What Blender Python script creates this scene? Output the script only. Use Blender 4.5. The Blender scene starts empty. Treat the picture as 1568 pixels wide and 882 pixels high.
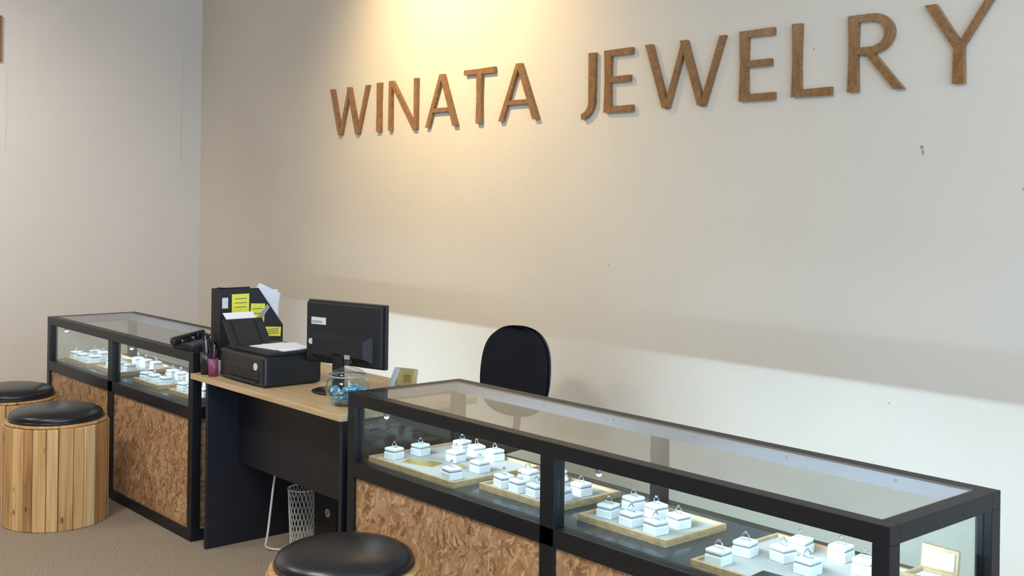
import bpy, bmesh, math, random
from mathutils import Vector, Matrix, Euler
random.seed(7)
sc = bpy.context.scene
sc.view_settings.view_transform = 'Standard'
sc.view_settings.look = 'None'
sc.view_settings.exposure = 0.0

# ------------------------------------------------------------ materials
def new_mat(name):
    m = bpy.data.materials.new(name); m.use_nodes = True
    nt = m.node_tree
    return m, nt, nt.nodes['Principled BSDF']

def simple(name, col, rough=0.5, metal=0.0, spec=0.5, emis=None, estr=0, var=0.06, vscale=30, bump=0.0, bscale=200):
    m, nt, b = new_mat(name)
    n = nt.nodes; l = nt.links
    tc = n.new('ShaderNodeTexCoord')
    nz = n.new('ShaderNodeTexNoise'); nz.inputs['Scale'].default_value = vscale
    l.new(tc.outputs['Object'], nz.inputs['Vector'])
    mx = n.new('ShaderNodeMix'); mx.data_type = 'RGBA'
    mx.inputs[6].default_value = (*[c*(1-var) for c in col], 1)
    mx.inputs[7].default_value = (*[min(1, c*(1+var)) for c in col], 1)
    l.new(nz.outputs['Fac'], mx.inputs[0]); l.new(mx.outputs[2], b.inputs['Base Color'])
    b.inputs['Roughness'].default_value = rough
    b.inputs['Metallic'].default_value = metal
    b.inputs['Specular IOR Level'].default_value = spec
    if emis:
        b.inputs['Emission Color'].default_value = (*emis, 1)
        b.inputs['Emission Strength'].default_value = estr
    if bump:
        n2 = n.new('ShaderNodeTexNoise'); n2.inputs['Scale'].default_value = bscale
        l.new(tc.outputs['Object'], n2.inputs['Vector'])
        bp = n.new('ShaderNodeBump'); bp.inputs['Strength'].default_value = bump
        bp.inputs['Distance'].default_value = 0.004
        l.new(n2.outputs['Fac'], bp.inputs['Height']); l.new(bp.outputs['Normal'], b.inputs['Normal'])
    return m

def wall_mat(name, col):
    m, nt, b = new_mat(name); n = nt.nodes; l = nt.links
    tc = n.new('ShaderNodeTexCoord')
    n1 = n.new('ShaderNodeTexNoise'); n1.inputs['Scale'].default_value = 1.1; n1.inputs['Detail'].default_value = 6
    l.new(tc.outputs['Object'], n1.inputs['Vector'])
    cr = n.new('ShaderNodeValToRGB')
    cr.color_ramp.elements[0].position = 0.3; cr.color_ramp.elements[0].color = (*[c*0.95 for c in col], 1)
    cr.color_ramp.elements[1].position = 0.7; cr.color_ramp.elements[1].color = (*col, 1)
    l.new(n1.outputs['Fac'], cr.inputs['Fac'])
    l.new(cr.outputs['Color'], b.inputs['Base Color'])
    n2 = n.new('ShaderNodeTexNoise'); n2.inputs['Scale'].default_value = 70; n2.inputs['Detail'].default_value = 4
    l.new(tc.outputs['Object'], n2.inputs['Vector'])
    bp = n.new('ShaderNodeBump'); bp.inputs['Strength'].default_value = 0.22; bp.inputs['Distance'].default_value = 0.004
    l.new(n2.outputs['Fac'], bp.inputs['Height']); l.new(bp.outputs['Normal'], b.inputs['Normal'])
    b.inputs['Roughness'].default_value = 0.75
    b.inputs['Specular IOR Level'].default_value = 0.25
    return m

def carpet_mat():
    m, nt, b = new_mat('carpet'); n = nt.nodes; l = nt.links
    tc = n.new('ShaderNodeTexCoord')
    n1 = n.new('ShaderNodeTexNoise'); n1.inputs['Scale'].default_value = 140; n1.inputs['Detail'].default_value = 3
    l.new(tc.outputs['Object'], n1.inputs['Vector'])
    cr = n.new('ShaderNodeValToRGB')
    cr.color_ramp.elements[0].position = 0.3; cr.color_ramp.elements[0].color = (0.20, 0.155, 0.11, 1)
    cr.color_ramp.elements[1].position = 0.7; cr.color_ramp.elements[1].color = (0.44, 0.36, 0.265, 1)
    l.new(n1.outputs['Fac'], cr.inputs['Fac'])
    l.new(cr.outputs['Color'], b.inputs['Base Color'])
    bp = n.new('ShaderNodeBump'); bp.inputs['Strength'].default_value = 0.5; bp.inputs['Distance'].default_value = 0.005
    l.new(n1.outputs['Fac'], bp.inputs['Height']); l.new(bp.outputs['Normal'], b.inputs['Normal'])
    b.inputs['Roughness'].default_value = 0.95
    b.inputs['Specular IOR Level'].default_value = 0.1
    return m

def osb_mat(name, c0, c1, c2, c3, scale=1.0, rough=0.55, noise=0.3, coat=0.0):
    m, nt, b = new_mat(name); n = nt.nodes; l = nt.links
    tc = n.new('ShaderNodeTexCoord')
    dn = n.new('ShaderNodeTexNoise'); dn.inputs['Scale'].default_value = 7*scale; dn.inputs['Detail'].default_value = 4
    l.new(tc.outputs['Object'], dn.inputs['Vector'])
    sub = n.new('ShaderNodeVectorMath'); sub.operation = 'SUBTRACT'; sub.inputs[1].default_value = (0.5, 0.5, 0.5)
    l.new(dn.outputs['Color'], sub.inputs[0])
    scl = n.new('ShaderNodeVectorMath'); scl.operation = 'SCALE'; scl.inputs['Scale'].default_value = 0.12/scale
    l.new(sub.outputs[0], scl.inputs[0])
    add = n.new('ShaderNodeVectorMath'); add.operation = 'ADD'
    l.new(tc.outputs['Object'], add.inputs[0]); l.new(scl.outputs[0], add.inputs[1])
    outs = []
    for ang, sx, sz in ((0.6, 14, 50), (-0.7, 13, 56), (1.35, 16, 46)):
        mp = n.new('ShaderNodeMapping')
        mp.inputs['Rotation'].default_value = (0, ang, 0)
        vr = n.new('ShaderNodeTexVoronoi')
        mp2 = n.new('ShaderNodeMapping'); mp2.inputs['Scale'].default_value = (sx*scale, sx*scale, sz*scale)
        l.new(add.outputs[0], mp.inputs['Vector']); l.new(mp.outputs['Vector'], mp2.inputs['Vector'])
        l.new(mp2.outputs['Vector'], vr.inputs['Vector']); vr.inputs['Scale'].default_value = 1
        sp = n.new('ShaderNodeSeparateColor'); l.new(vr.outputs['Color'], sp.inputs[0])
        outs.append(sp)
    m1 = n.new('ShaderNodeMix'); m1.data_type = 'FLOAT'
    gt = n.new('ShaderNodeMath'); gt.operation = 'GREATER_THAN'; gt.inputs[1].default_value = 0.55
    l.new(outs[0].outputs[1], gt.inputs[0]); l.new(gt.outputs[0], m1.inputs[0])
    l.new(outs[0].outputs[0], m1.inputs[2]); l.new(outs[1].outputs[0], m1.inputs[3])
    m2 = n.new('ShaderNodeMix'); m2.data_type = 'FLOAT'
    gt2 = n.new('ShaderNodeMath'); gt2.operation = 'GREATER_THAN'; gt2.inputs[1].default_value = 0.6
    l.new(outs[2].outputs[1], gt2.inputs[0]); l.new(gt2.outputs[0], m2.inputs[0])
    l.new(m1.outputs[0], m2.inputs[2]); l.new(outs[2].outputs[0], m2.inputs[3])
    fn = n.new('ShaderNodeTexNoise'); fn.inputs['Scale'].default_value = 45*scale; fn.inputs['Detail'].default_value = 5
    l.new(add.outputs[0], fn.inputs['Vector'])
    m3 = n.new('ShaderNodeMix'); m3.data_type = 'FLOAT'; m3.inputs[0].default_value = noise
    l.new(m2.outputs[0], m3.inputs[2]); l.new(fn.outputs['Fac'], m3.inputs[3])
    bn = n.new('ShaderNodeTexNoise'); bn.inputs['Scale'].default_value = 6*scale; bn.inputs['Detail'].default_value = 2
    l.new(tc.outputs['Object'], bn.inputs['Vector'])
    m4 = n.new('ShaderNodeMix'); m4.data_type = 'FLOAT'; m4.inputs[0].default_value = 0.25
    l.new(m3.outputs[0], m4.inputs[2]); l.new(bn.outputs['Fac'], m4.inputs[3])
    cr = n.new('ShaderNodeValToRGB')
    e = cr.color_ramp.elements
    e[0].position = 0.24; e[0].color = (*c0, 1); e[1].position = 0.76; e[1].color = (*c3, 1)
    x = e.new(0.38); x.color = (*c1, 1); x = e.new(0.56); x.color = (*c2, 1)
    l.new(m4.outputs[0], cr.inputs['Fac']); l.new(cr.outputs['Color'], b.inputs['Base Color'])
    bp = n.new('ShaderNodeBump'); bp.inputs['Strength'].default_value = 0.2; bp.inputs['Distance'].default_value = 0.002
    l.new(m3.outputs[0], bp.inputs['Height']); l.new(bp.outputs['Normal'], b.inputs['Normal'])
    b.inputs['Roughness'].default_value = rough
    b.inputs['Coat Weight'].default_value = coat
    b.inputs['Coat Roughness'].default_value = 0.25
    return m

def grain_mat(name, c0, c1, sc_vec=(40, 40, 2.0), rough=0.45, knots=True, off=0.0):
    m, nt, b = new_mat(name); n = nt.nodes; l = nt.links
    tc = n.new('ShaderNodeTexCoord')
    mp = n.new('ShaderNodeMapping'); mp.inputs['Scale'].default_value = sc_vec; mp.inputs['Location'].default_value = (off, off*2, off)
    l.new(tc.outputs['Object'], mp.inputs['Vector'])
    nz = n.new('ShaderNodeTexNoise'); nz.inputs['Scale'].default_value = 1; nz.inputs['Detail'].default_value = 6; nz.inputs['Distortion'].default_value = 0.6
    l.new(mp.outputs['Vector'], nz.inputs['Vector'])
    cr = n.new('ShaderNodeValToRGB')
    cr.color_ramp.elements[0].position = 0.32; cr.color_ramp.elements[0].color = (*c0, 1)
    cr.color_ramp.elements[1].position = 0.62; cr.color_ramp.elements[1].color = (*c1, 1)
    l.new(nz.outputs['Fac'], cr.inputs['Fac'])
    last = cr.outputs['Color']
    if knots:
        mpk = n.new('ShaderNodeMapping'); mpk.inputs['Scale'].default_value = (13, 13, 6); mpk.inputs['Location'].default_value = (off, 0, off)
        l.new(tc.outputs['Object'], mpk.inputs['Vector'])
        vr = n.new('ShaderNodeTexVoronoi'); vr.inputs['Scale'].default_value = 1
        l.new(mpk.outputs['Vector'], vr.inputs['Vector'])
        k = n.new('ShaderNodeValToRGB')
        k.color_ramp.elements[0].position = 0.07; k.color_ramp.elements[0].color = (0.25, 0.12, 0.05, 1)
        k.color_ramp.elements[1].position = 0.13; k.color_ramp.elements[1].color = (1, 1, 1, 1)
        l.new(vr.outputs['Distance'], k.inputs['Fac'])
        mx = n.new('ShaderNodeMix'); mx.data_type = 'RGBA'; mx.blend_type = 'MULTIPLY'; mx.inputs[0].default_value = 0.8
        l.new(last, mx.inputs[6]); l.new(k.outputs['Color'], mx.inputs[7]); last = mx.outputs[2]
    l.new(last, b.inputs['Base Color'])
    b.inputs['Roughness'].default_value = rough
    return m

def glass_mat(name, tint=(0.93, 0.97, 0.96), ior=1.5, rough=0.01):
    m = bpy.data.materials.new(name); m.use_nodes = True
    nt = m.node_tree; n = nt.nodes; l = nt.links
    n.remove(n['Principled BSDF'])
    tr = n.new('ShaderNodeBsdfTransparent'); tr.inputs[0].default_value = (*tint, 1)
    gl = n.new('ShaderNodeBsdfGlossy'); gl.inputs['Roughness'].default_value = rough
    fr = n.new('ShaderNodeFresnel')
    geo = n.new('ShaderNodeNewGeometry')
    fl = n.new('ShaderNodeMix'); fl.data_type = 'FLOAT'
    fl.inputs[2].default_value = ior; fl.inputs[3].default_value = 1.0/ior
    l.new(geo.outputs['Backfacing'], fl.inputs[0]); l.new(fl.outputs[0], fr.inputs['IOR'])
    mx = n.new('ShaderNodeMixShader')
    l.new(fr.outputs[0], mx.inputs[0]); l.new(tr.outputs[0], mx.inputs[1]); l.new(gl.outputs[0], mx.inputs[2])
    l.new(mx.outputs[0], n['Material Output'].inputs['Surface'])
    return m

M = {}
M['wall'] = wall_mat('painted_wall', (0.72, 0.655, 0.565))
M['wall_l'] = wall_mat('painted_wall_left', (0.74, 0.68, 0.615))
M['wall_f'] = wall_mat('unseen_wall_darkened', (0.22, 0.20, 0.18))  # unseen front wall, darkened to weaken its reflection in the case glass
M['ceil'] = simple('ceiling_paint', (0.76, 0.73, 0.69), 0.9, var=0.02, vscale=2)
M['carpet'] = carpet_mat()
M['osb'] = osb_mat('osb_board', (0.17, 0.080, 0.034), (0.34, 0.175, 0.078), (0.46, 0.26, 0.125), (0.64, 0.42, 0.23), scale=1.75, noise=0.45)
M['sign'] = osb_mat('sign_burl_wood', (0.15, 0.062, 0.016), (0.205, 0.09, 0.024), (0.25, 0.115, 0.032), (0.33, 0.165, 0.052), scale=1.6, rough=0.28, noise=0.62, coat=0.6)
M['black'] = simple('black_steel', (0.007, 0.008, 0.011), 0.42, spec=0.4, var=0.2)
M['alu'] = simple('aluminium', (0.40, 0.43, 0.46), 0.35, 0.6)
M['chan'] = simple('glazing_channel', (0.22, 0.25, 0.28), 0.34, 0.5)
M['shelf'] = simple('dark_shelf', (0.015, 0.035, 0.05), 0.14, spec=0.5, var=0.1)
M['glass'] = glass_mat('clear_glass')
M['glasstop'] = glass_mat('top_glass', (0.94, 0.94, 0.93), 1.9, 0.02)
M['jarglass'] = glass_mat('jar_glass', (0.92, 0.97, 0.98), 1.5, 0.01)
M['deskside'] = simple('black_laminate', (0.009, 0.010, 0.017), 0.45, var=0.15)
M['desktop'] = grain_mat('desk_top_wood', (0.50, 0.34, 0.17), (0.64, 0.47, 0.27), (3, 50, 50), 0.35, knots=False)
M['plastic'] = simple('black_plastic', (0.010, 0.011, 0.014), 0.35)
M['plastic_m'] = simple('matte_black_plastic', (0.011, 0.012, 0.016), 0.55, bump=0.2, bscale=500)
M['fabric'] = simple('black_fabric', (0.010, 0.011, 0.015), 0.85, spec=0.2, bump=0.5, bscale=700)
M['leather'] = simple('black_leather', (0.010, 0.010, 0.012), 0.30, bump=0.12, bscale=260)
M['white'] = simple('white_leatherette', (0.78, 0.80, 0.80), 0.5, var=0.02)
M['slot'] = simple('ring_slot_foam', (0.30, 0.31, 0.33), 0.9)  # grey foam in the ring slot and lid seam
M['paper'] = simple('paper', (0.80, 0.81, 0.86), 0.8, var=0.02)
M['yellow'] = simple('sticky_note', (0.85, 0.80, 0.08), 0.8, var=0.04)
M['ink'] = simple('ink', (0.06, 0.08, 0.16), 0.8)
M['pink'] = simple('plum_cup', (0.24, 0.05, 0.12), 0.4)
M['blue'] = simple('blue_candy', (0.10, 0.34, 0.55), 0.3, var=0.5, vscale=60)
M['silver'] = simple('silver', (0.75, 0.75, 0.77), 0.15, 1.0)
M['traywood'] = grain_mat('tray_wood', (0.42, 0.27, 0.13), (0.58, 0.41, 0.22), (30, 30, 30), 0.5, knots=False)
M['traypad'] = simple('tray_pad', (0.46, 0.45, 0.41), 0.8)
M['gold'] = simple('gold', (0.75, 0.52, 0.15), 0.3, 0.6)
M['led'] = simple('led_emitter', (1, 1, 1), 0.5, emis=(0.75, 0.88, 1.0), estr=90)
M['lampglow'] = simple('warm_lamp', (1, 1, 1), 0.5, emis=(1.0, 0.78, 0.45), estr=20)
M['fillglow'] = simple('fill_panel_glow', (1, 1, 1), 0.5, emis=(1.0, 0.97, 0.93), estr=6)  # glow of the added ambient fill panels
M['grey'] = simple('grey_plastic', (0.35, 0.36, 0.38), 0.5)
M['key'] = simple('phone_key_plastic', (0.10, 0.10, 0.11), 0.5)
M['stain'] = simple('stain_mark', (0.36, 0.30, 0.25), 0.9, var=0.4, vscale=80)
M['crack'] = simple('wall_crack_line', (0.58, 0.53, 0.48), 0.9, var=0.2, vscale=40)
M['whiteplastic'] = simple('white_plastic', (0.7, 0.7, 0.68), 0.5)
slats = [grain_mat('slat_wood_%d' % i, c0, c1, (45, 45, 2.2), 0.4, True, i*3.7) for i, (c0, c1) in enumerate([
    ((0.50, 0.27, 0.10), (0.74, 0.46, 0.20)), ((0.40, 0.19, 0.065), (0.62, 0.36, 0.14)),
    ((0.60, 0.37, 0.16), (0.80, 0.56, 0.29)), ((0.29, 0.125, 0.04), (0.52, 0.27, 0.10))])]
M['core'] = simple('stool_core', (0.08, 0.04, 0.015), 0.8)

# ------------------------------------------------------------ builders
def link(o, parent=None):
    sc.collection.objects.link(o)
    if parent is not None:
        o.parent = parent
    return o

def empty(name, loc=(0, 0, 0), rz=0.0):
    e = bpy.data.objects.new(name, None)
    e.empty_display_size = 0.05
    e.location = loc; e.rotation_euler = (0, 0, rz)
    return link(e)

def from_bm(name, bm, mats, parent=None, loc=(0, 0, 0), rot=(0, 0, 0), smooth=False):
    me = bpy.data.meshes.new(name)
    bmesh.ops.recalc_face_normals(bm, faces=bm.faces)
    bm.to_mesh(me); bm.free()
    for m in (mats if isinstance(mats, (list, tuple)) else [mats]):
        me.materials.append(m)
    if smooth:
        for p in me.polygons: p.use_smooth = True
    o = bpy.data.objects.new(name, me)
    o.location = loc; o.rotation_euler = rot
    return link(o, parent)

def bm_box(bm, c, s, rot=None, bevel=0.0, mi=0, segs=2):
    t = bmesh.new()
    bmesh.ops.create_cube(t, size=1.0)
    for v in t.verts: v.co = Vector((v.co.x*s[0], v.co.y*s[1], v.co.z*s[2]))
    if bevel:
        bmesh.ops.bevel(t, geom=list(t.edges), offset=bevel, segments=segs, profile=0.5, affect='EDGES')
    mt = Matrix.Translation(c) @ (Euler(rot).to_matrix().to_4x4() if rot else Matrix.Identity(4))
    t.transform(mt)
    for f in t.faces: f.material_index = mi
    me = bpy.data.meshes.new('t'); t.to_mesh(me); t.free(); bm.from_mesh(me); bpy.data.meshes.remove(me)

def box(name, c, s, mat, parent=None, rot=(0, 0, 0), bevel=0.0):
    bm = bmesh.new(); bm_box(bm, (0, 0, 0), s, None, bevel)
    return from_bm(name, bm, mat, parent, c, rot)

def bx(name, x0, x1, y0, y1, z0, z1, mat, parent=None, bevel=0.0):
    return box(name, ((x0+x1)/2, (y0+y1)/2, (z0+z1)/2), (abs(x1-x0), abs(y1-y0), abs(z1-z0)), mat, parent, bevel=bevel)

def lathe(name, prof, mat, parent=None, loc=(0, 0, 0), rot=(0, 0, 0), segs=48, smooth=True):
    bm = bmesh.new()
    rings = []
    for r, z in prof:
        if r < 1e-5:
            rings.append([bm.verts.new((0, 0, z))])
        else:
            rings.append([bm.verts.new((r*math.cos(2*math.pi*i/segs), r*math.sin(2*math.pi*i/segs), z)) for i in range(segs)])
    for a, b in zip(rings[:-1], rings[1:]):
        for i in range(segs):
            j = (i+1) % segs
            if len(a) == 1 and len(b) == 1: continue
            if len(a) == 1: bm.faces.new((a[0], b[i], b[j]))
            elif len(b) == 1: bm.faces.new((a[i], a[j], b[0]))
            else: bm.faces.new((a[i], a[j], b[j], b[i]))
    return from_bm(name, bm, mat, parent, loc, rot, smooth)

def cyl(name, c, r, h, mat, parent=None, rot=(0, 0, 0), segs=32, r2=None):
    r2 = r if r2 is None else r2
    return lathe(name, [(0, -h/2), (r, -h/2), (r2, h/2), (0, h/2)], mat, parent, c, rot, segs, False)

def tube(name, pts, r, mat, parent=None, loc=(0, 0, 0), cyclic=False):
    cu = bpy.data.curves.new(name, 'CURVE'); cu.dimensions = '3D'
    sp = cu.splines.new('NURBS'); sp.points.add(len(pts)-1)
    for p, q in zip(sp.points, pts): p.co = (*q, 1)
    sp.use_endpoint_u = True; sp.order_u = 3; sp.use_cyclic_u = cyclic
    cu.bevel_depth = r; cu.bevel_resolution = 3
    cu.materials.append(mat)
    o = bpy.data.objects.new(name, cu); o.location = loc
    return link(o, parent)

# ------------------------------------------------------------ room
XL, YW, XR, YF, ZC = -8.78, 4.2, 2.6, -3.6, 3.9
bx('floor', XL-0.1, XR+0.1, YF-0.1, YW+0.1, -0.1, 0.0, M['carpet'])
bx('ceiling', XL-0.1, XR+0.1, YF-0.1, YW+0.1, ZC, ZC+0.1, M['ceil'])
bx('wall_back', XL-0.1, XR+0.1, YW, YW+0.12, 0, ZC, M['wall'])
bx('wall_left', XL-0.12, XL, YF, YW, 0, ZC, M['wall_l'])
bx('wall_front', XL-0.1, XR+0.1, YF-0.12, YF, 0, ZC, M['wall_f'])
wr = empty('wall_right')
bx('below_window', XR, XR+0.12, YF, YW, 0, 0.4, M['wall'], wr)
bx('above_window', XR, XR+0.12, YF, YW, 3.1, ZC, M['wall'], wr)
bx('pier_front', XR, XR+0.12, YF, -2.6, 0.4, 3.1, M['wall'], wr)
bx('pier_back', XR, XR+0.12, 3.4, YW, 0.4, 3.1, M['wall'], wr)
wn = empty('window_1')
for i, yy in enumerate((-2.58, -0.6, 1.4, 3.38)):
    bx('mullion_%d' % i, XR+0.03, XR+0.09, yy-0.025, yy+0.025, 0.4, 3.1, M['black'], wn)
bx('frame_bottom', XR+0.03, XR+0.09, -2.6, 3.4, 0.4, 0.45, M['black'], wn)
bx('frame_top', XR+0.03, XR+0.09, -2.6, 3.4, 3.05, 3.1, M['black'], wn)
bx('pane', XR+0.055, XR+0.061, -2.58, 3.38, 0.42, 3.08, M['glass'], wn)

def mark(name, x, z, w, h):
    bm = bmesh.new(); pts = []
    for i in range(12):
        a = i/12*2*math.pi; k = random.uniform(0.6, 1.2)
        pts.append(bm.verts.new((w*k*math.cos(a), 0, h*k*math.sin(a))))
    f = bm.faces.new(pts)
    r = bmesh.ops.extrude_face_region(bm, geom=[f])
    for v in r['geom']:
        if isinstance(v, bmesh.types.BMVert): v.co.y -= 0.002
    return from_bm(name, bm, M['stain'], None, (x, YW, z))
mark('wall_stain', -2.34, 1.832, 0.009, 0.010)
mark('wall_stain', -2.335, 1.812, 0.004, 0.012)
mark('wall_stain', -1.93, 1.665, 0.004, 0.005)
mark('wall_stain', -2.47, 0.79, 0.004, 0.004)
mark('wall_stain', -4.07, 1.27, 0.005, 0.004)
mark('wall_stain', -2.85, 2.27, 0.004, 0.004)
def crack(y, z0, z1):
    bm = bmesh.new(); L_ = []; n = 24
    for i in range(n+1):
        yy = random.uniform(-0.006, 0.006); z = (z1-z0)*i/n; w = random.uniform(0.0005, 0.003)
        L_.append((bm.verts.new((0.0012, yy-w, z)), bm.verts.new((0.0012, yy+w, z))))
    for a, b in zip(L_[:-1], L_[1:]): bm.faces.new((a[0], a[1], b[1], b[0]))
    return from_bm('wall_crack', bm, M['crack'], None, (XL, y, z0))
crack(4.03, 1.85, 2.75); crack(2.66, 1.9, 2.5)

# ------------------------------------------------------------ sign letters
T, t_, H = 0.043, 0.030, 0.320
def strokes_for(ch, w):
    S = []
    def par(xa, ya, xb, yb, wa, wb=None):
        wb = wa if wb is None else wb
        S.append([(xa-wa/2, ya), (xa+wa/2, ya), (xb+wb/2, yb), (xb-wb/2, yb)])
    def rect(x0, y0, x1, y1, fl=0.0):
        S.append([(x0, y0), (x1, y0-fl), (x1, y1+fl), (x0, y1)])
    def arc(cx, cy, rx, ry, a0, a1, wa, wb, n=18):
        for i in range(n):
            p = []
            for k in (i, i+1):
                f = k/n; a = math.radians(a0+(a1-a0)*f); ww = (wa+(wb-wa)*f)/2
                p.append(((cx+(rx+ww)*math.cos(a), cy+(ry+ww)*math.sin(a)), (cx+(rx-ww)*math.cos(a), cy+(ry-ww)*math.sin(a))))
            S.append([p[0][0], p[1][0], p[1][1], p[0][1]])
    def stem(x, wd=None):
        wd = wd or T
        S.append([(x-wd*0.56, H), (x+wd*0.56, H), (x+wd*0.46, H*0.5), (x-wd*0.46, H*0.5)])
        S.append([(x-wd*0.46, H*0.5), (x+wd*0.46, H*0.5), (x+wd*0.56, 0), (x-wd*0.56, 0)])
    if ch == 'W':
        b1, b2, m = w*0.27, w*0.72, w*0.505
        par(T/2, H, b1, 0, T, T*0.9); par(m, H, b1+0.008, 0, t_, t_)
        par(m-0.006, H, b2, 0, T, T*0.9); par(w-t_/2, H, b2+0.008, 0, t_*1.1, t_)
    elif ch == 'I':
        stem(w/2)
    elif ch == 'N':
        par(t_/2, H, t_/2, 0, t_, t_*1.2); par(T*0.55, H, w-T*0.5, 0, T, T); par(w-t_/2, H, w-t_/2, 0, t_*1.2, t_)
    elif ch == 'A':
        par(w*0.5-0.006, H, t_/2, 0, t_, t_*1.2); par(w*0.5, H, w-T*0.5, 0, T*0.9, T*1.05)
        rect(w*0.22, H*0.28, w*0.76, H*0.28+t_*0.85)
    elif ch == 'T':
        stem(w/2); rect(0, H-t_, w/2, H, 0); rect(w/2, H-t_, w, H, 0.003)
    elif ch == 'J':
        par(w-T/2, H, w-T/2, 0.07, T*1.1, T)
        arc(w-T/2-0.085, 0.072, 0.085, 0.085, 2, -82, T, T*0.7)
    elif ch == 'E':
        stem(T/2); rect(T*0.9, H-t_, w*0.97, H, 0.002); rect(T*0.9, H*0.48, w*0.90, H*0.48+t_*0.95, 0.002); rect(T*0.9, 0, w, t_, 0.002)
    elif ch == 'L':
        stem(T/2); rect(T*0.9, 0, w, t_, 0.003)
    elif ch == 'R':
        stem(T/2)
        cy = H*0.74; ry = H*0.26-t_/2
        rect(T*0.9, H-t_, w*0.42, H); rect(T*0.9, cy-ry-t_/2, w*0.42, cy-ry+t_/2)
        arc(w*0.42, cy, w*0.31, ry, 90, 0, t_, T, 14); arc(w*0.42, cy, w*0.31, ry, 0, -90, T, t_, 14)
        par(w*0.37, H*0.50, w-T*0.56, 0, T, T*1.05)
    elif ch == 'Y':
        par(T/2, H, w/2, H*0.44, T*1.1, T); par(w-t_/2, H, w/2+0.004, H*0.44, t_*1.1, t_); par(w/2, H*0.48, w/2, 0, T*0.95, T*1.1)
    return S
sign = empty('wall_sign_lettering', (0, YW, 2.0))
LET = [('W', -6.747, -6.272), ('I', -6.187, -6.119), ('N', -6.037, -5.731), ('A', -5.637, -5.322), ('T', -5.260, -4.982),
       ('A', -4.937, -4.604), ('J', -4.301, -4.169), ('E', -4.097, -3.900), ('W', -3.816, -3.320), ('E', -3.233, -3.042),
       ('L', -2.948, -2.750), ('R', -2.668, -2.410), ('Y', -2.322, -2.043)]
for i, (ch, x0, x1) in enumerate(LET):
    bm = bmesh.new()
    for k, poly in enumerate(strokes_for(ch, x1-x0)):
        dep = 0.022 + 0.00012*(k % 5)
        fr = [bm.verts.new((x, -dep, y)) for x, y in poly]
        bk = [bm.verts.new((x, 0, y)) for x, y in poly]
        bm.faces.new(fr); bm.faces.new(bk)
        for a in range(4):
            b = (a+1) % 4
            bm.faces.new((fr[a], fr[b], bk[b], bk[a]))
    from_bm('letter_%s_%d' % (ch.lower(), i+1), bm, M['sign'], sign, (x0, 0, 0.028+0.0107*(x0+6.64)))

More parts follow.
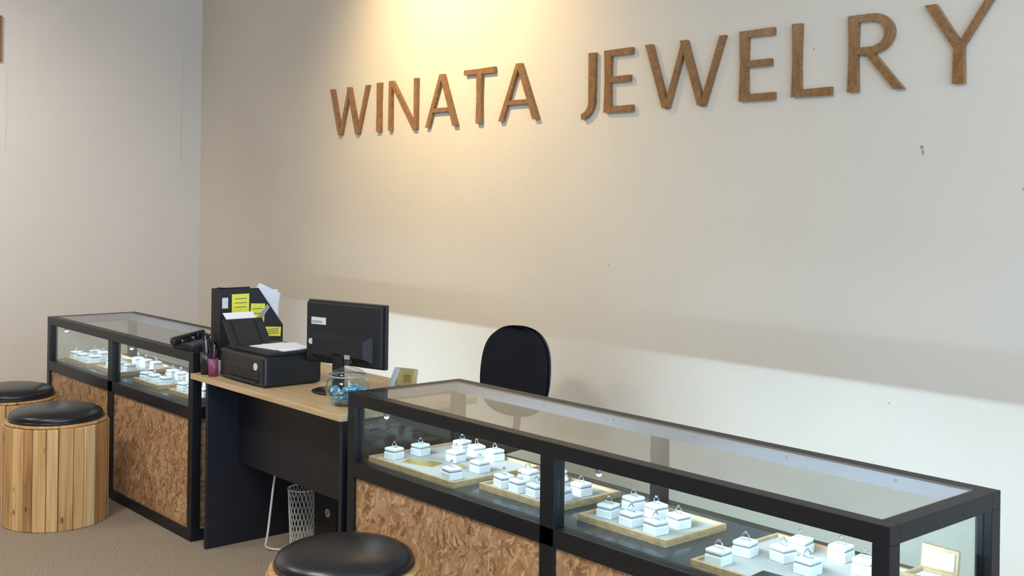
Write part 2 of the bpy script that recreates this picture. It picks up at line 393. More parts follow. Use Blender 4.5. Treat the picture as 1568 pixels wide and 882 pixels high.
# ------------------------------------------------------------ display counters
Y0, Y1, ZT = 2.32, 2.85, 0.874
def counter(x0, x1, xd):
    g = empty('glass_display_counter', ((x0+x1)/2, (Y0+Y1)/2, 0))
    ox, oy = (x0+x1)/2, (Y0+Y1)/2
    p = 0.045
    def B(name, a0, a1, b0, b1, c0, c1, mat, bevel=0.0):
        return bx(name, a0-ox, a1-ox, b0-oy, b1-oy, c0, c1, mat, g, bevel)
    for nm, a, b in (('post_fl', x0, Y0), ('post_fr', x1-p, Y0), ('post_bl', x0, Y1-p), ('post_br', x1-p, Y1-p)):
        B(nm, a, a+p, b, b+p, 0, ZT-p, M['black'], 0.0015)
    dw = 0.062
    B('post_mid_front', xd-dw/2, xd+dw/2, Y0, Y0+p, 0.05, ZT-p, M['black'], 0.0015)
    B('post_mid_back', xd-p/2, xd+p/2, Y1-p, Y1, 0.05, ZT-p, M['black'], 0.0015)
    for nm, c0, c1 in (('top', ZT-p, ZT), ('sill', 0.562, 0.618), ('bottom', 0.0, 0.05)):
        xi0, xi1 = (x0, x1) if nm == 'top' else (x0+p, x1-p)
        B(nm+'_rail_front', xi0, xi1, Y0, Y0+p, c0, c1, M['black'], 0.0015)
        B(nm+'_rail_back', xi0, xi1, Y1-p, Y1, c0, c1, M['black'], 0.0015)
        B(nm+'_rail_left', x0, x0+p, Y0+p, Y1-p, c0, c1, M['black'], 0.0015)
        B(nm+'_rail_right', x1-p, x1, Y0+p, Y1-p, c0, c1, M['black'], 0.0015)
    B('channel_back', x0+p, x1-p, Y1-p-0.012, Y1-p, ZT-0.042, ZT-0.004, M['chan'])
    B('channel_left', x0+p, x0+p+0.010, Y0+p, Y1-p-0.012, ZT-0.034, ZT-0.004, M['chan'])
    B('channel_right', x1-p-0.010, x1-p, Y0+p, Y1-p-0.012, ZT-0.034, ZT-0.004, M['chan'])
    B('top_glass', x0+p+0.001, x1-p-0.001, Y0+p+0.001, Y1-p-0.001, ZT-0.0035, ZT-0.0005, M['glasstop'])
    for nm, a0, a1 in (('front_glass_1', x0+p, xd-dw/2), ('front_glass_2', xd+dw/2, x1-p)):
        B(nm, a0, a1, Y0+0.018, Y0+0.023, 0.618, ZT-p, M['glass'])
    B('back_glass', x0+p, x1-p, Y1-0.024, Y1-0.019, 0.618, ZT-p, M['glass'])
    B('left_glass', x0+0.02, x0+0.025, Y0+p, Y1-p, 0.618, ZT-p, M['glass'])
    B('right_glass', x1-0.025, x1-0.02, Y0+p, Y1-p, 0.618, ZT-p, M['glass'])
    for i in range(int((x1-x0)/0.35)):
        cyl('screw_%d' % i, (x0+0.22+i*0.35-ox, Y1-p-0.0135-oy, ZT-0.018), 0.005, 0.003, M['silver'], g, (math.pi/2, 0, 0), 10)
    B('display_shelf', x0+p, x1-p, Y0+p, Y1-p, 0.600, 0.618, M['shelf'])
    B('osb_front_1', x0+p, xd-dw/2, Y0+0.012, Y0+0.024, 0.05, 0.562, M['osb'])
    B('osb_front_2', xd+dw/2, x1-p, Y0+0.012, Y0+0.024, 0.05, 0.562, M['osb'])
    B('osb_left', x0+0.012, x0+0.024, Y0+p, Y1-p, 0.05, 0.562, M['osb'])
    B('osb_right', x1-0.024, x1-0.012, Y0+p, Y1-p, 0.05, 0.562, M['osb'])
    B('back_panel', x0+p, x1-p, Y1-0.024, Y1-0.012, 0.05, 0.562, M['deskside'])
    k = 0
    for a0, a1 in ((x0+p, xd-dw/2), (xd+dw/2, x1-p)):
        k += 1
        B('led_bar_%d' % k, a0+0.04, a1-0.04, Y0+p+0.001, Y0+p+0.013, ZT-p-0.008, ZT-p+0.002, M['alu'])
        lathe('led_bulb_%d' % k, [(0, -0.009), (0.006, -0.006), (0.0085, 0), (0.007, 0.005), (0, 0.007)], M['led'], g,
              (a0+0.145-ox, Y0+0.043-oy, 0.805), segs=16)
        lathe('led_housing_%d' % k, [(0.009, 0.0), (0.012, 0.008), (0.010, 0.020), (0, 0.021)], M['alu'], g,
              (a0+0.145-ox, Y0+0.043-oy, 0.805), segs=16)
        B('led_stem_%d' % k, a0+0.141, a0+0.149, Y0+0.039, Y0+0.047, 0.818, ZT-p+0.002, M['alu'])
        for q, (en, dv, spd, zz) in enumerate(((2.0, (0, 0.75, -0.66), 150, -0.012), (3.4, (0, 1, -0.22), 66, -0.010))):
            L = bpy.data.lights.new('led_strip', 'AREA'); L.shape = 'RECTANGLE'; L.size = (a1-a0)-0.12; L.size_y = 0.008
            L.energy = en; L.color = (0.62, 0.80, 1.0); L.spread = math.radians(spd)
            lo = bpy.data.objects.new('led_strip_%d_%d' % (k, q), L); link(lo, g)
            lo.location = ((a0+a1)/2-ox, Y0+p+0.017-oy, ZT-p+zz)
            zax = -Vector(dv).normalized(); xax = Vector((1, 0, 0)); yax = zax.cross(xax)
            lo.rotation_euler = Matrix((xax, yax, zax)).transposed().to_euler()
    return g
counter(-6.842, -4.900, -5.883)
counter(-3.590, -1.358, -2.493)

# ------------------------------------------------------------ ring box mesh
def ring_box_mesh():
    bm = bmesh.new()
    bm_box(bm, (0, 0, 0.0135), (0.055, 0.055, 0.027), None, 0.003, 0)
    bm_box(bm, (0, 0, 0.029), (0.049, 0.049, 0.004), None, 0.001, 2)
    bm_box(bm, (0, 0, 0.0365), (0.054, 0.054, 0.012), None, 0.005, 0)
    bm_box(bm, (0, 0, 0.0425), (0.036, 0.007, 0.002), None, 0.0005, 2)
    R, r, n, m = 0.0115, 0.0017, 20, 6
    vs = [[bm.verts.new(((R+r*math.cos(b))*math.cos(a), r*math.sin(b), 0.050+(R+r*math.cos(b))*math.sin(a)))
           for b in [2*math.pi*j/m for j in range(m)]] for a in [2*math.pi*i/n for i in range(n)]]
    for i in range(n):
        for j in range(m):
            f = bm.faces.new((vs[i][j], vs[(i+1) % n][j], vs[(i+1) % n][(j+1) % m], vs[i][(j+1) % m])); f.material_index = 1
    bm_box(bm, (0, 0, 0.0635), (0.008, 0.008, 0.005), (0, 0, 0.78), 0.0012, 1)
    me = bpy.data.meshes.new('ring_box'); bmesh.ops.recalc_face_normals(bm, faces=bm.faces); bm.to_mesh(me); bm.free()
    for k in ('white', 'silver', 'slot'): me.materials.append(M[k])
    return me
RB = ring_box_mesh()
ZS = 0.618
def tray(x0, x1, y0, y1, boxes, rz=0.0):
    ox, oy = (x0+x1)/2, (y0+y1)/2
    g = empty('jewelry_display_tray', (ox, oy, ZS), rz)
    w, d = x1-x0, y1-y0
    h = 0.014; e = 0.010
    box('tray_base', (0, 0, 0.003), (w, d, 0.006), M['traywood'], g)
    box('tray_pad', (0, 0, 0.0085), (w-2*e-0.001, d-2*e-0.001, 0.005), M['traypad'], g)
    box('rim_front', (0, -d/2+e/2, 0.006+h/2), (w, e, h), M['traywood'], g, bevel=0.001)
    box('rim_back', (0, d/2-e/2, 0.006+h/2), (w, e, h), M['traywood'], g, bevel=0.001)
    box('rim_left', (-w/2+e/2, 0, 0.006+h/2), (e, d-2*e, h), M['traywood'], g, bevel=0.001)
    box('rim_right', (w/2-e/2, 0, 0.006+h/2), (e, d-2*e, h), M['traywood'], g, bevel=0.001)
    for i, (bxx, byy) in enumerate(boxes):
        v = Vector((bxx-ox, byy-oy, 0)); v.rotate(Euler((0, 0, -rz)))
        v.x = max(-w/2+0.04, min(w/2-0.04, v.x)); v.y = max(-d/2+0.04, min(d/2-0.04, v.y))
        o = bpy.data.objects.new('ring_box_%d' % (i+1), RB); link(o, g)
        o.location = (v.x, v.y, 0.011); o.rotation_euler = (0, 0, random.uniform(-0.2, 0.2)-rz*0.5)
    return g
t1 = tray(-3.53, -3.02, 2.375, 2.775, [(-3.465, 2.445), (-3.457, 2.560), (-3.290, 2.600), (-3.41, 2.725), (-3.09, 2.425), (-3.11, 2.567), (-3.215, 2.725), (-3.31, 2.715)])
box('gold_card', (-0.07, -0.09, 0.0125), (0.14, 0.07, 0.003), M['gold'], t1, (0, 0, 0.3))
box('gold_card_small', (0.06, -0.02, 0.0125), (0.05, 0.04, 0.003), M['gold'], t1, (0, 0, -0.4))
tray(-2.965, -2.59, 2.445, 2.745, [(-2.90, 2.50), (-2.82, 2.50), (-2.74, 2.505), (-2.65, 2.53), (-2.75, 2.61), (-2.66, 2.63), (-2.90, 2.61), (-2.83, 2.68)])
tray(-2.49, -2.13, 2.445, 2.72, [(-2.424, 2.515), (-2.318, 2.505), (-2.215, 2.50), (-2.435, 2.64), (-2.33, 2.630), (-2.215, 2.60)])
t4 = tray(-1.98, -1.54, 2.375, 2.765, [(-1.924, 2.425), (-1.925, 2.542), (-1.84, 2.68), (-1.725, 2.545), (-1.735, 2.715), (-1.63, 2.665), (-1.83, 2.585)])
box('dark_card', (0.01, -0.13, 0.013), (0.11, 0.06, 0.004), M['plastic'], t4, (0, 0, 0.1), 0.001)
tray(-6.78, -6.42, 2.40, 2.70, [(-6.73, 2.45), (-6.72, 2.56), (-6.62, 2.45), (-6.62, 2.57), (-6.5, 2.47), (-6.5, 2.6)])
tray(-6.35, -6.00, 2.42, 2.74, [(-6.3, 2.5), (-6.28, 2.64), (-6.18, 2.5), (-6.17, 2.64), (-6.06, 2.5), (-6.06, 2.65)])
tray(-5.80, -5.47, 2.41, 2.72, [(-5.74, 2.46), (-5.73, 2.6), (-5.64, 2.46), (-5.63, 2.6), (-5.53, 2.47), (-5.53, 2.62)])
tray(-5.36, -5.02, 2.41, 2.74, [(-5.31, 2.47), (-5.30, 2.6), (-5.2, 2.47), (-5.19, 2.61), (-5.09, 2.48), (-5.09, 2.64)])
def open_box(x, y, w, d, rz):
    g = empty('wooden_jewelry_box', (x, y, ZS), rz)
    h = 0.045
    box('bottom', (0, 0, 0.004), (w, d, 0.008), M['traywood'], g)
    box('side_front', (0, -d/2+0.004, 0.008+h/2), (w, 0.008, h), M['traywood'], g)
    box('side_back', (0, d/2-0.004, 0.008+h/2), (w, 0.008, h), M['traywood'], g)
    box('side_left', (-w/2+0.004, 0, 0.008+h/2), (0.008, d-0.016, h), M['traywood'], g)
    box('side_right', (w/2-0.004, 0, 0.008+h/2), (0.008, d-0.016, h), M['traywood'], g)
    box('cushion', (0, 0, 0.008+h*0.42), (w-0.018, d-0.018, h*0.8), M['white'], g, bevel=0.006)
    box('lid', (0, d/2+0.008, 0.050+d*0.35), (w, 0.012, d*0.7), M['traywood'], g, (-0.15, 0, 0), 0.001)
    box('lid_lining', (0, d/2-0.001, 0.050+d*0.35), (w-0.016, 0.005, d*0.7-0.016), M['white'], g, (-0.15, 0, 0), 0.001)
    return g
open_box(-1.455, 2.68, 0.10, 0.085, 0.0)

# ------------------------------------------------------------ desk
DX0, DX1, DY0, DY1, DZ = -4.862, -3.597, 2.290, 2.950, 0.787
desk = empty('office_desk', ((DX0+DX1)/2, (DY0+DY1)/2, 0))
def D(name, a0, a1, b0, b1, c0, c1, mat, bevel=0.0):
    ox, oy = (DX0+DX1)/2, (DY0+DY1)/2
    return bx(name, a0-ox, a1-ox, b0-oy, b1-oy, c0, c1, mat, desk, bevel)
D('desk_top', DX0, DX1, DY0, DY1, DZ-0.025, DZ, M['desktop'], 0.002)
D('side_panel_left', DX0+0.085, DX0+0.108, DY0+0.035, DY1-0.03, 0, DZ-0.025, M['deskside'], 0.001)
D('side_panel_right', DX1-0.06, DX1-0.037, DY0+0.035, DY1-0.03, 0, DZ-0.025, M['deskside'], 0.001)
D('modesty_panel', DX0+0.108, DX1-0.06, DY0+0.19, DY0+0.208, 0.375, DZ-0.025, M['deskside'], 0.001)

# ------------------------------------------------------------ printer
pr = empty('inkjet_printer', (-4.49, 2.49, DZ), 0.0)
box('body', (0, 0, 0.068), (0.41, 0.28, 0.130), M['plastic'], pr, bevel=0.012)
box('foot', (0, 0, 0.004), (0.36, 0.25, 0.008), M['plastic_m'], pr)
box('scanner_lid', (0.01, 0.01, 0.140), (0.375, 0.255, 0.016), M['plastic_m'], pr, bevel=0.005)
box('front_slot', (0.02, -0.141, 0.045), (0.27, 0.006, 0.035), M['plastic_m'], pr, bevel=0.002)
box('output_lip', (0.02, -0.145, 0.020), (0.25, 0.012, 0.010), M['plastic'], pr, bevel=0.002)
cyl('sticker', (0.13, -0.1415, 0.085), 0.016, 0.003, M['whiteplastic'], pr, (math.pi/2, 0, 0), 20)
box('label', (0.09, -0.1415, 0.045), (0.03, 0.002, 0.014), M['whiteplastic'], pr)
box('paper_support', (-0.175, -0.02, 0.190), (0.012, 0.20, 0.16), M['plastic_m'], pr, (0, -0.70, 0), 0.004)
box('support_rib_1', (-0.167, -0.08, 0.193), (0.006, 0.008, 0.14), M['plastic'], pr, (0, -0.70, 0), 0.002)
box('support_rib_2', (-0.167, 0.04, 0.193), (0.006, 0.008, 0.14), M['plastic'], pr, (0, -0.70, 0), 0.002)
box('paper_sheet', (-0.240, -0.01, 0.242), (0.003, 0.15, 0.12), M['paper'], pr, (0, -1.0, 0))
box('loose_sheet_1', (0.06, 0.03, 0.1505), (0.24, 0.18, 0.003), M['paper'], pr, (0, 0, 0.15))
box('loose_sheet_2', (0.07, 0.04, 0.1535), (0.21, 0.15, 0.003), M['paper'], pr, (0, 0, -0.2))

# ------------------------------------------------------------ monitor
mo = empty('computer_monitor', (-4.055, 2.595, DZ), 0.24)
box('bezel', (0, 0.022, 0.238), (0.445, 0.022, 0.268), M['plastic'], mo, bevel=0.004)
box('screen', (0, 0.034, 0.241), (0.42, 0.003, 0.236), M['plastic'], mo)
box('back_shell', (0, 0.004, 0.238), (0.43, 0.022, 0.254), M['plastic_m'], mo, bevel=0.006)
bm = bmesh.new()
pts = [(-0.17, 0, 0.128), (0.17, 0, 0.128), (0.17, 0, 0.238), (-0.17, 0, 0.238)]
a = [bm.verts.new(p) for p in pts]
b = [bm.verts.new((x*0.85, -0.035, 0.183+(z-0.183)*0.62)) for x, _, z in pts]
bm.faces.new(b)
for i in range(4): bm.faces.new((a[i], a[(i+1) % 4], b[(i+1) % 4], b[i]))
bm.faces.new(a)
from_bm('rear_hump', bm, M['plastic_m'], mo, (0, -0.006, 0))
box('neck', (0, -0.03, 0.085), (0.055, 0.022, 0.16), M['plastic'], mo, bevel=0.005)
lathe('stand_base', [(0, 0), (0.105, 0), (0.110, 0.006), (0.095, 0.012), (0.03, 0.018), (0, 0.019)], M['plastic'], mo, (0, -0.03, 0))
box('spec_label', (-0.140, -0.0085, 0.285), (0.085, 0.002, 0.030), M['whiteplastic'], mo)
box('spec_label_text', (-0.148, -0.0098, 0.281), (0.058, 0.001, 0.010), M['grey'], mo)
box('port_label', (0.06, -0.043, 0.150), (0.03, 0.002, 0.018), M['grey'], mo)
cyl('oval_badge', (-0.185, -0.0085, 0.195), 0.013, 0.003, M['whiteplastic'], mo, (math.pi/2, 0, 0), 20)

# ------------------------------------------------------------ magazine file with sticky notes
mf = empty('magazine_file_box', (-4.962, 2.63, ZT))
bm = bmesh.new()
prof = [(-0.17, 0), (0.165, 0), (0.165, 0.10), (0.03, 0.285), (-0.17, 0.285)]
for xs in (0.045, -0.045):
    lo_ = [bm.verts.new((xs, y, z)) for y, z in prof]; hi = [bm.verts.new((xs-0.004*(1 if xs > 0 else -1), y, z)) for y, z in prof]
    bm.faces.new(lo_); bm.faces.new(hi)
    for i in range(5): bm.faces.new((lo_[i], lo_[(i+1) % 5], hi[(i+1) % 5], hi[i]))
bm_box(bm, (0, -0.168, 0.1425), (0.082, 0.004, 0.285))
bm_box(bm, (0, 0.163, 0.05), (0.082, 0.004, 0.10))
bm_box(bm, (0, 0, 0.002), (0.082, 0.33, 0.004))
from_bm('file_body', bm, M['plastic_m'], mf)
def poly_sheet(name, pts, th, mat, parent, x):
    bm = bmesh.new()
    a = [bm.verts.new((x, y, z)) for y, z in pts]; b = [bm.verts.new((x-th, y, z)) for y, z in pts]
    bm.faces.new(a); bm.faces.new(b)
    n = len(pts)
    for i in range(n): bm.faces.new((a[i], a[(i+1) % n], b[(i+1) % n], b[i]))
    return from_bm(name, bm, mat, parent)
poly_sheet('folder_sheet_1', [(-0.10, 0.02), (0.155, 0.02), (0.15, 0.27), (0.0, 0.285)], 0.004, M['paper'], mf, 0.02)
poly_sheet('folder_sheet_2', [(-0.14, 0.02), (0.14, 0.02), (0.175, 0.25), (0.06, 0.305)], 0.004, M['paper'], mf, 0.0)
poly_sheet('folder_black', [(-0.15, 0.02), (0.15, 0.02), (0.10, 0.27), (-0.15, 0.29)], 0.006, M['plastic'], mf, -0.02)
for nm, y, z, w, h in (('note_1', -0.065, 0.215, 0.090, 0.090), ('note_2', 0.025, 0.160, 0.075, 0.10), ('note_3', 0.11, 0.070, 0.085, 0.045)):
    box(nm, (0.0465, y, z), (0.002, w, h), M['yellow'], mf, (random.uniform(-.08, .08), 0, 0))
    for k in range(3):
        box(nm+'_line_%d' % k, (0.0478, y, z+h*(0.25-0.22*k)), (0.0006, w*0.7, 0.003), M['ink'], mf)
box('file_label', (0.0465, -0.145, 0.22), (0.002, 0.03, 0.05), M['whiteplastic'], mf)
poly_sheet('tape_strip', [(0.02, 0.10), (0.09, 0.19), (0.075, 0.205), (0.005, 0.12)], 0.001, M['grey'], mf, 0.049)

# ------------------------------------------------------------ telephone on counter end
ph = empty('desk_telephone', (-5.045, 2.392, ZT), 0.0)
bm = bmesh.new()
sec = [(-0.06, 0), (0.06, 0), (0.06, 0.040), (-0.06, 0.018)]
a = [bm.verts.new((-0.10, y, z)) for y, z in sec]; b = [bm.verts.new((0.10, y, z)) for y, z in sec]
bm.faces.new(a); bm.faces.new(b)
for i in range(4): bm.faces.new((a[i], a[(i+1) % 4], b[(i+1) % 4], b[i]))
from_bm('base', bm, M['plastic_m'], ph)
tilt = math.atan2(0.022, 0.12)
for r_ in range(4):
    for c_ in range(3):
        y = -0.035+r_*0.022; box('key_%d_%d' % (r_, c_), (0.01+c_*0.026, y, 0.018+(y+0.06)*0.183+0.002), (0.016, 0.012, 0.006), M['key'], ph, (tilt, 0, 0), 0.001)
box('cradle', (-0.065, 0, 0.034), (0.04, 0.03, 0.016), M['plastic'], ph, (tilt, 0, 0))
box('handset_grip', (-0.065, 0, 0.054), (0.030, 0.17, 0.020), M['plastic'], ph, (tilt, 0, 0), 0.008)
box('handset_ear', (-0.065, 0.058, 0.053), (0.045, 0.045, 0.032), M['plastic'], ph, (tilt, 0, 0), 0.010)
box('handset_mouth', (-0.065, -0.062, 0.032), (0.045, 0.045, 0.032), M['plastic'], ph, (tilt, 0, 0), 0.010)
tube('cord', [(-0.04+k*0.0035, -0.068+0.005*math.cos(k*1.6), 0.010+0.006*math.sin(k*1.6)) for k in range(34)], 0.002, M['plastic'], ph)

def pen_cup(name, x, y, r, h, mat, npen, cols):
    g = empty(name, (x, y, DZ))
    lathe('cup', [(0, 0), (r*0.92, 0), (r, h), (r-0.003, h), (r*0.88, 0.004), (0, 0.004)], mat, g, segs=28)
    for i in range(npen):
        a = i*2*math.pi/npen+0.4; tl = 0.24+0.1*((i*7) % 3)/2
        L_ = h+0.035+0.02*(i % 3)
        cyl('pen_%d' % i, (math.cos(a)*r*0.35, math.sin(a)*r*0.35, L_/2+0.006), 0.0045, L_, cols[i % len(cols)], g,
            (-math.sin(a)*tl*0.7, math.cos(a)*tl*0.7, 0), 10)
    return g
pen_cup('pen_cup', -4.725, 2.335, 0.023, 0.080, M['pink'], 3, [M['plastic'], M['pink']])
pc = pen_cup('pen_cup', -4.800, 2.345, 0.034, 0.10, M['plastic'], 5, [M['plastic'], M['grey'], M['plastic']])
for sgn in (-1, 1):
    bm = bmesh.new(); R, r, n, m = 0.024, 0.005, 20, 8
    vs = [[bm.verts.new(((R+r*math.cos(b2))*math.cos(a2)*0.75, r*math.sin(b2), (R+r*math.cos(b2))*math.sin(a2)))
           for b2 in [2*math.pi*j/m for j in range(m)]] for a2 in [2*math.pi*i/n for i in range(n)]]
    for i in range(n):
        for j in range(m):
            bm.faces.new((vs[i][j], vs[(i+1) % n][j], vs[(i+1) % n][(j+1) % m], vs[i][(j+1) % m]))
    from_bm('scissor_handle_%d' % (sgn+2), bm, M['plastic'], pc, (sgn*0.019, 0, 0.158), (0, sgn*0.3, 0.4), True)
    cyl('scissor_arm_%d' % (sgn+2), (sgn*0.006, 0, 0.105), 0.005, 0.08, M['plastic'], pc, (0, sgn*0.25, 0), 10)

# candy jar
jar = empty('glass_candy_jar', (-3.766, 2.43, DZ))
lathe('jar', [(0, 0), (0.050, 0), (0.058, 0.006), (0.080, 0.035), (0.087, 0.065), (0.080, 0.095), (0.066, 0.108), (0.068, 0.114), (0.063, 0.114),
              (0.060, 0.108), (0.076, 0.093), (0.083, 0.065), (0.076, 0.037), (0.054, 0.010), (0, 0.008)], M['jarglass'], jar)
lathe('lid', [(0.074, 0.114), (0.076, 0.120), (0.052, 0.138), (0.020, 0.148), (0.008, 0.151), (0.007, 0.157), (0.016, 0.165), (0.014, 0.174), (0, 0.180)], M['jarglass'], jar)
lathe('lid_rim', [(0.070, 0.114), (0.0765, 0.114), (0.0775, 0.117), (0.0765, 0.119), (0.070, 0.119)], M['grey'], jar)
bm = bmesh.new()
for i in range(140):
    z = random.uniform(0.018, 0.070); rr = 0.050+0.024*math.sin(min(1, z/0.065)*1.57)
    a = random.uniform(0, 6.283); q = (rr-0.008)*math.sqrt(random.uniform(0.15, 1))
    mt = Matrix.Translation((q*math.cos(a), q*math.sin(a), z)) @ Euler((random.random()*3, random.random()*3, random.random()*3)).to_matrix().to_4x4() @ Matrix.Diagonal((1.3, 0.8, 0.8, 1))
    res = bmesh.ops.create_icosphere(bm, subdivisions=1, radius=0.008, matrix=mt)
    k = random.choice([0, 0, 1, 2])
    for v in res['verts']:
        for f in v.link_faces: f.material_index = k
from_bm('candies', bm, [M['blue'], M['paper'], simple('teal_candy', (0.10, 0.40, 0.46), 0.3)], jar)

# card holder
ch = empty('business_card_holder', (-3.955, 2.835, DZ), 0.35)
box('holder_base', (0, 0, 0.005), (0.11, 0.06, 0.010), M['whiteplastic'], ch, bevel=0.002)
box('holder_back', (0, 0.022, 0.045), (0.11, 0.006, 0.075), M['whiteplastic'], ch, (-0.2, 0, 0), 0.001)
box('cards', (0.012, 0.002, 0.048), (0.085, 0.014, 0.075), simple('yellow_cards', (0.60, 0.50, 0.20), 0.6), ch, (-0.2, 0, 0), 0.001)
box('card_front', (-0.04, -0.014, 0.045), (0.022, 0.012, 0.085), M['paper'], ch, (-0.15, 0.3, 0), 0.001)
box('card_mark', (0.025, -0.0085, 0.045), (0.035, 0.001, 0.03), M['gold'], ch, (-0.2, 0, 0))

# ------------------------------------------------------------ under desk
pcx = empty('computer_tower', (-4.37, 2.90, 0))
box('case', (0, 0, 0.22), (0.19, 0.36, 0.42), M['plastic_m'], pcx, bevel=0.006)
box('front_panel', (0, -0.185, 0.22), (0.18, 0.014, 0.41), M['plastic'], pcx, bevel=0.004)
cyl('power_button', (0.03, -0.194, 0.19), 0.018, 0.006, M['whiteplastic'], pcx, (math.pi/2, 0, 0), 24)
cyl('power_button_core', (0.03, -0.1975, 0.19), 0.011, 0.004, M['grey'], pcx, (math.pi/2, 0, 0), 24)
for i in range(5): box('vent_%d' % i, (0, -0.1925, 0.06+i*0.018), (0.12, 0.003, 0.006), M['plastic_m'], pcx)
for sx in (-0.07, 0.07):
    for sy in (-0.14, 0.14): box('foot_%d_%d' % (sx*100, sy*100), (sx, sy, 0.006), (0.03, 0.03, 0.012), M['plastic'], pcx)
bk = empty('wire_waste_basket', (-4.545, 2.70, 0))
bm = bmesh.new(); n = 22; hh = 0.26
def rad(z): return 0.055+0.014*z/hh
for i in range(n):
    a = 2*math.pi*i/n
    for s in (1, -1):
        prev = None
        for k in range(13):
            z = hh*k/12; aa = a+s*k*0.11
            c = Vector((rad(z)*math.cos(aa), rad(z)*math.sin(aa), z+0.002))
            if prev is not None:
                mid = (prev+c)/2; dv = c-prev
                q = dv.to_track_quat('Z', 'Y').to_matrix().to_4x4()
                bmesh.ops.create_cone(bm, cap_ends=False, segments=4, radius1=0.0015, radius2=0.0015, depth=dv.length, matrix=Matrix.Translation(mid) @ q)
            prev = c
from_bm('mesh_wall', bm, M['whiteplastic'], bk)
tube('rim', [(rad(hh)*math.cos(2*math.pi*i/24), rad(hh)*math.sin(2*math.pi*i/24), hh+0.002) for i in range(24)], 0.004, M['whiteplastic'], bk, cyclic=True)
lathe('bottom', [(0, 0), (0.055, 0), (0.055, 0.004), (0, 0.004)], M['whiteplastic'], bk, segs=28)
tube('power_cable', [(-4.555, 2.60, 0.60), (-4.555, 2.56, 0.36), (-4.575, 2.55, 0.18), (-4.565, 2.53, 0.06), (-4.575, 2.52, 0.006), (-4.53, 2.58, 0.006)], 0.005, M['whiteplastic'])

# ------------------------------------------------------------ stools
def stool(x, y, rz, R=0.243, hh=0.485):
    g = empty('wooden_slat_stool', (x, y, 0), rz)
    cyl('core', (0, 0, hh/2+0.005), R-0.022, hh-0.02, M['core'], g, segs=40)
    bm = bmesh.new(); n = 26; rng = random.Random(int(x*100)); a = 0.0
    ws = [rng.uniform(0.7, 1.35) for _ in range(n)]; tot = sum(ws)
    for i in range(n):
        da = ws[i]/tot*2*math.pi; am = a+da/2; wd = 2*R*math.tan(da/2)*0.93; a += da
        rr = R-0.010+rng.uniform(-0.002, 0.002)
        bm_box(bm, (rr*math.cos(am), rr*math.sin(am), hh/2), (0.022, wd, hh-rng.uniform(0, 0.004)), (0, 0, am), 0.0025, rng.choice([0, 0, 1, 1, 2, 3]), 1)
    from_bm('slats', bm, slats, g)
    lathe('rim_board', [(0, hh), (R-0.008, hh), (R-0.004, hh+0.004), (R-0.006, hh+0.012), (0, hh+0.012)], slats[1], g)
    s = R/0.243
    pr_ = [(0, hh+0.012), (0.205*s, hh+0.012), (0.217*s, hh+0.020), (0.220*s, hh+0.032), (0.213*s, hh+0.046), (0.190*s, hh+0.060), (0.15*s, hh+0.070), (0.09*s, hh+0.076), (0.04*s, hh+0.078), (0, hh+0.078)]
    lathe('cushion', pr_, M['leather'], g, segs=64)
    lathe('piping', [(0.217*s, hh+0.014), (0.223*s, hh+0.018), (0.223*s, hh+0.024), (0.216*s, hh+0.027)], M['leather'], g, segs=64)
    return g
stool(-6.42, 1.99, 0.3)
stool(-5.665, 1.970, 1.1)
stool(-2.955, 1.905, 2.2, 0.236, 0.458)

# ------------------------------------------------------------ office chair
cg = empty('office_chair', (-4.14, 3.40, 0), 0.22)
def pad(name, wfun, z0, z1, thick, curve, mat, parent, loc, rot=(0, 0, 0), nz=26, nx=20, bul=0.02):
    bm = bmesh.new(); F = []; Bk = []
    for i in range(nz+1):
        v = -math.cos(math.pi*i/nz)
        z = (z0+z1)/2+(z1-z0)/2*v
        w = wfun(v)
        fr, br = [], []
        for j in range(nx+1):
            u = -math.cos(math.pi*j/nx)
            edge = max(0.0, 1-abs(u)**4)**0.5*max(0.0, 1-abs(v)**5)**0.5
            yb = curve*(u*u)*-1
            fr.append(bm.verts.new((u*w, yb-thick/2*edge-bul*edge*0.5, z)))
            br.append(bm.verts.new((u*w, yb+thick/2*edge, z)))
        F.append(fr); Bk.append(br)
    for A in (F, Bk):
        for i in range(nz):
            for j in range(nx):
                bm.faces.new((A[i][j], A[i][j+1], A[i+1][j+1], A[i+1][j]))
    bmesh.ops.remove_doubles(bm, verts=bm.verts, dist=0.0005)
    return from_bm(name, bm, mat, parent, loc, rot, True)
def wb(s): return lambda v: s*(max(0, 1-abs(v)**3.0))**(1/2.5)*(1.0-0.06*v if v > 0 else 1.0)
pad('backrest', wb(0.203), 0.54, 0.970, 0.055, 0.035, M['fabric'], cg, (0, 0.24, 0), (-0.10, 0, 0))
pad('backrest_shell', wb(0.210), 0.532, 0.978, 0.035, 0.035, M['plastic'], cg, (0, 0.262, 0), (-0.10, 0, 0), bul=0.0)
pad('seat', lambda v: 0.235*(max(0, 1-abs(v)**4))**(1/3), -0.23, 0.23, 0.07, 0.0, M['fabric'], cg, (0, 0, 0.455), (-math.pi/2, 0, 0))
tube('back_support', [(0, 0.05, 0.41), (0, 0.25, 0.405), (0, 0.32, 0.46), (0, 0.315, 0.62), (0, 0.30, 0.74)], 0.018, M['plastic'], cg)
box('seat_mechanism', (0, 0, 0.405), (0.16, 0.20, 0.04), M['plastic'], cg, bevel=0.006)
cyl('gas_column', (0, 0, 0.25), 0.026, 0.29, M['plastic'], cg)
cyl('hub', (0, 0, 0.095), 0.045, 0.06, M['plastic'], cg)
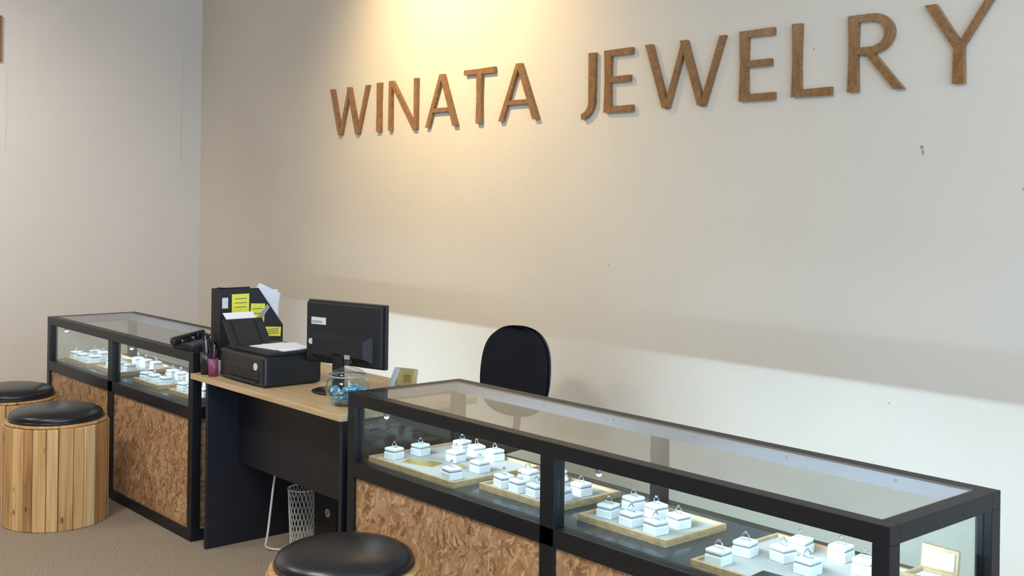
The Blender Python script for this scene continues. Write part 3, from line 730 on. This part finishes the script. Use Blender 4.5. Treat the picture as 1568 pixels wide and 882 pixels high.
for i in range(5):
    a = 2*math.pi*i/5+0.3
    box('leg_%d' % (i+1), (0.16*math.cos(a), 0.16*math.sin(a), 0.085), (0.28, 0.04, 0.028), M['plastic'], cg, (0, 0.06, a), 0.006)
    cyl('caster_%d' % (i+1), (0.285*math.cos(a), 0.285*math.sin(a), 0.027), 0.027, 0.045, M['plastic'], cg, (math.pi/2, 0, a+0.4), 20)
    cyl('caster_stem_%d' % (i+1), (0.285*math.cos(a), 0.285*math.sin(a), 0.06), 0.008, 0.04, M['plastic'], cg, segs=10)

# ------------------------------------------------------------ plaque on left wall
fr = empty('wooden_wall_plaque', (XL, 2.315, 2.735))
box('plaque_board', (0.012, 0, 0), (0.024, 0.60, 0.34), M['sign'], fr, bevel=0.003)
box('plaque_inset', (0.026, 0, 0), (0.004, 0.52, 0.26), M['traywood'], fr, bevel=0.001)

# ------------------------------------------------------------ lamps
def track_spot(x, y, z, tgt, power, col, size, blend, rad=0.03):
    g = empty('track_spotlight', (x, y, z))
    d = (Vector(tgt)-Vector((x, y, z))).normalized()
    q = d.to_track_quat('-Z', 'Y').to_euler()
    cyl('canopy', (0, 0, ZC-z-0.01), 0.05, 0.02, M['black'], g)
    cyl('stem', (0, 0, (ZC-z)/2), 0.008, (ZC-z)-0.02, M['black'], g, segs=12)
    lathe('head', [(0, 0.06), (0.03, 0.055), (0.045, 0.0), (0.05, -0.06), (0.046, -0.06), (0.04, 0), (0, 0.02)], M['black'], g, (0, 0, 0), q, 28)
    lathe('bulb', [(0, 0.0), (0.035, -0.005), (0.03, -0.02), (0, -0.03)], M['lampglow'], g, (0, 0, 0), q, 24)
    L = bpy.data.lights.new('spot', 'SPOT'); L.energy = power; L.color = col; L.spot_size = size; L.spot_blend = blend; L.shadow_soft_size = rad
    o = bpy.data.objects.new('spot', L); link(o, g); o.location = d*0.07; o.rotation_euler = q
    return g
track_spot(-5.45, 2.95, 3.50, (-5.35, 4.2, 2.45), 205, (1.0, 0.74, 0.36), math.radians(112), 1.0)
track_spot(-6.9, 0.8, 3.5, (-8.78, 1.9, 1.6), 200, (1.0, 0.90, 0.81), math.radians(85), 1.0, 0.08)  # added lamp with no known fixture, brightens the left wall

def fill_panel(x, y, w, d, power, col):  # unseen panels added for ambient fill, not known fixtures
    g = empty('added_fill_panel', (x, y, ZC))
    box('frame', (0, 0, -0.02), (w+0.04, d+0.04, 0.04), M['whiteplastic'], g)
    box('diffuser', (0, 0, -0.043), (w, d, 0.006), M['fillglow'], g)
    L = bpy.data.lights.new('panel', 'AREA'); L.shape = 'RECTANGLE'; L.size = w; L.size_y = d; L.energy = power; L.color = col
    o = bpy.data.objects.new('panel', L); link(o, g); o.location = (0, 0, -0.055)
fill_panel(-3.2, -0.4, 1.2, 0.6, 100, (1.0, 0.94, 0.85))
fill_panel(-6.4, -0.8, 1.2, 0.6, 48, (1.0, 0.94, 0.85))
fill_panel(0.6, 0.6, 1.2, 0.6, 50, (0.84, 0.92, 1.0))

L = bpy.data.lights.new('window_daylight', 'AREA'); L.shape = 'RECTANGLE'; L.size = 5.8; L.size_y = 2.5; L.energy = 320; L.color = (0.50, 0.73, 1.0)
o = bpy.data.objects.new('window_daylight', L); link(o, wn); o.location = (XR+0.02, 0.4, 1.75)
o.rotation_euler = Matrix(((0, 0, 1), (1, 0, 0), (0, 1, 0))).to_euler()

w = bpy.data.worlds.new('world'); sc.world = w; w.use_nodes = True
w.node_tree.nodes['Background'].inputs[0].default_value = (0.6, 0.75, 1.0, 1)
w.node_tree.nodes['Background'].inputs[1].default_value = 0.8

# ------------------------------------------------------------ camera
fx, fy = -0.7549, 0.6558
fwd = Vector((fx, fy, 0)); up = Vector((0, 0, 1)); right = fwd.cross(up)
rho = 0.0135
cr_ = right*math.cos(rho)+up*math.sin(rho); cu_ = up*math.cos(rho)-right*math.sin(rho)
cam = bpy.data.cameras.new('camera'); co = bpy.data.objects.new('camera', cam); link(co)
mat = Matrix((cr_, cu_, -fwd)).transposed().to_4x4(); mat.translation = Vector((0, 0, 1.6))
co.matrix_world = mat
cam.sensor_width = 36; cam.lens = 1732/1568*36; cam.shift_y = -135/1568
cam.clip_start = 0.05
sc.camera = co
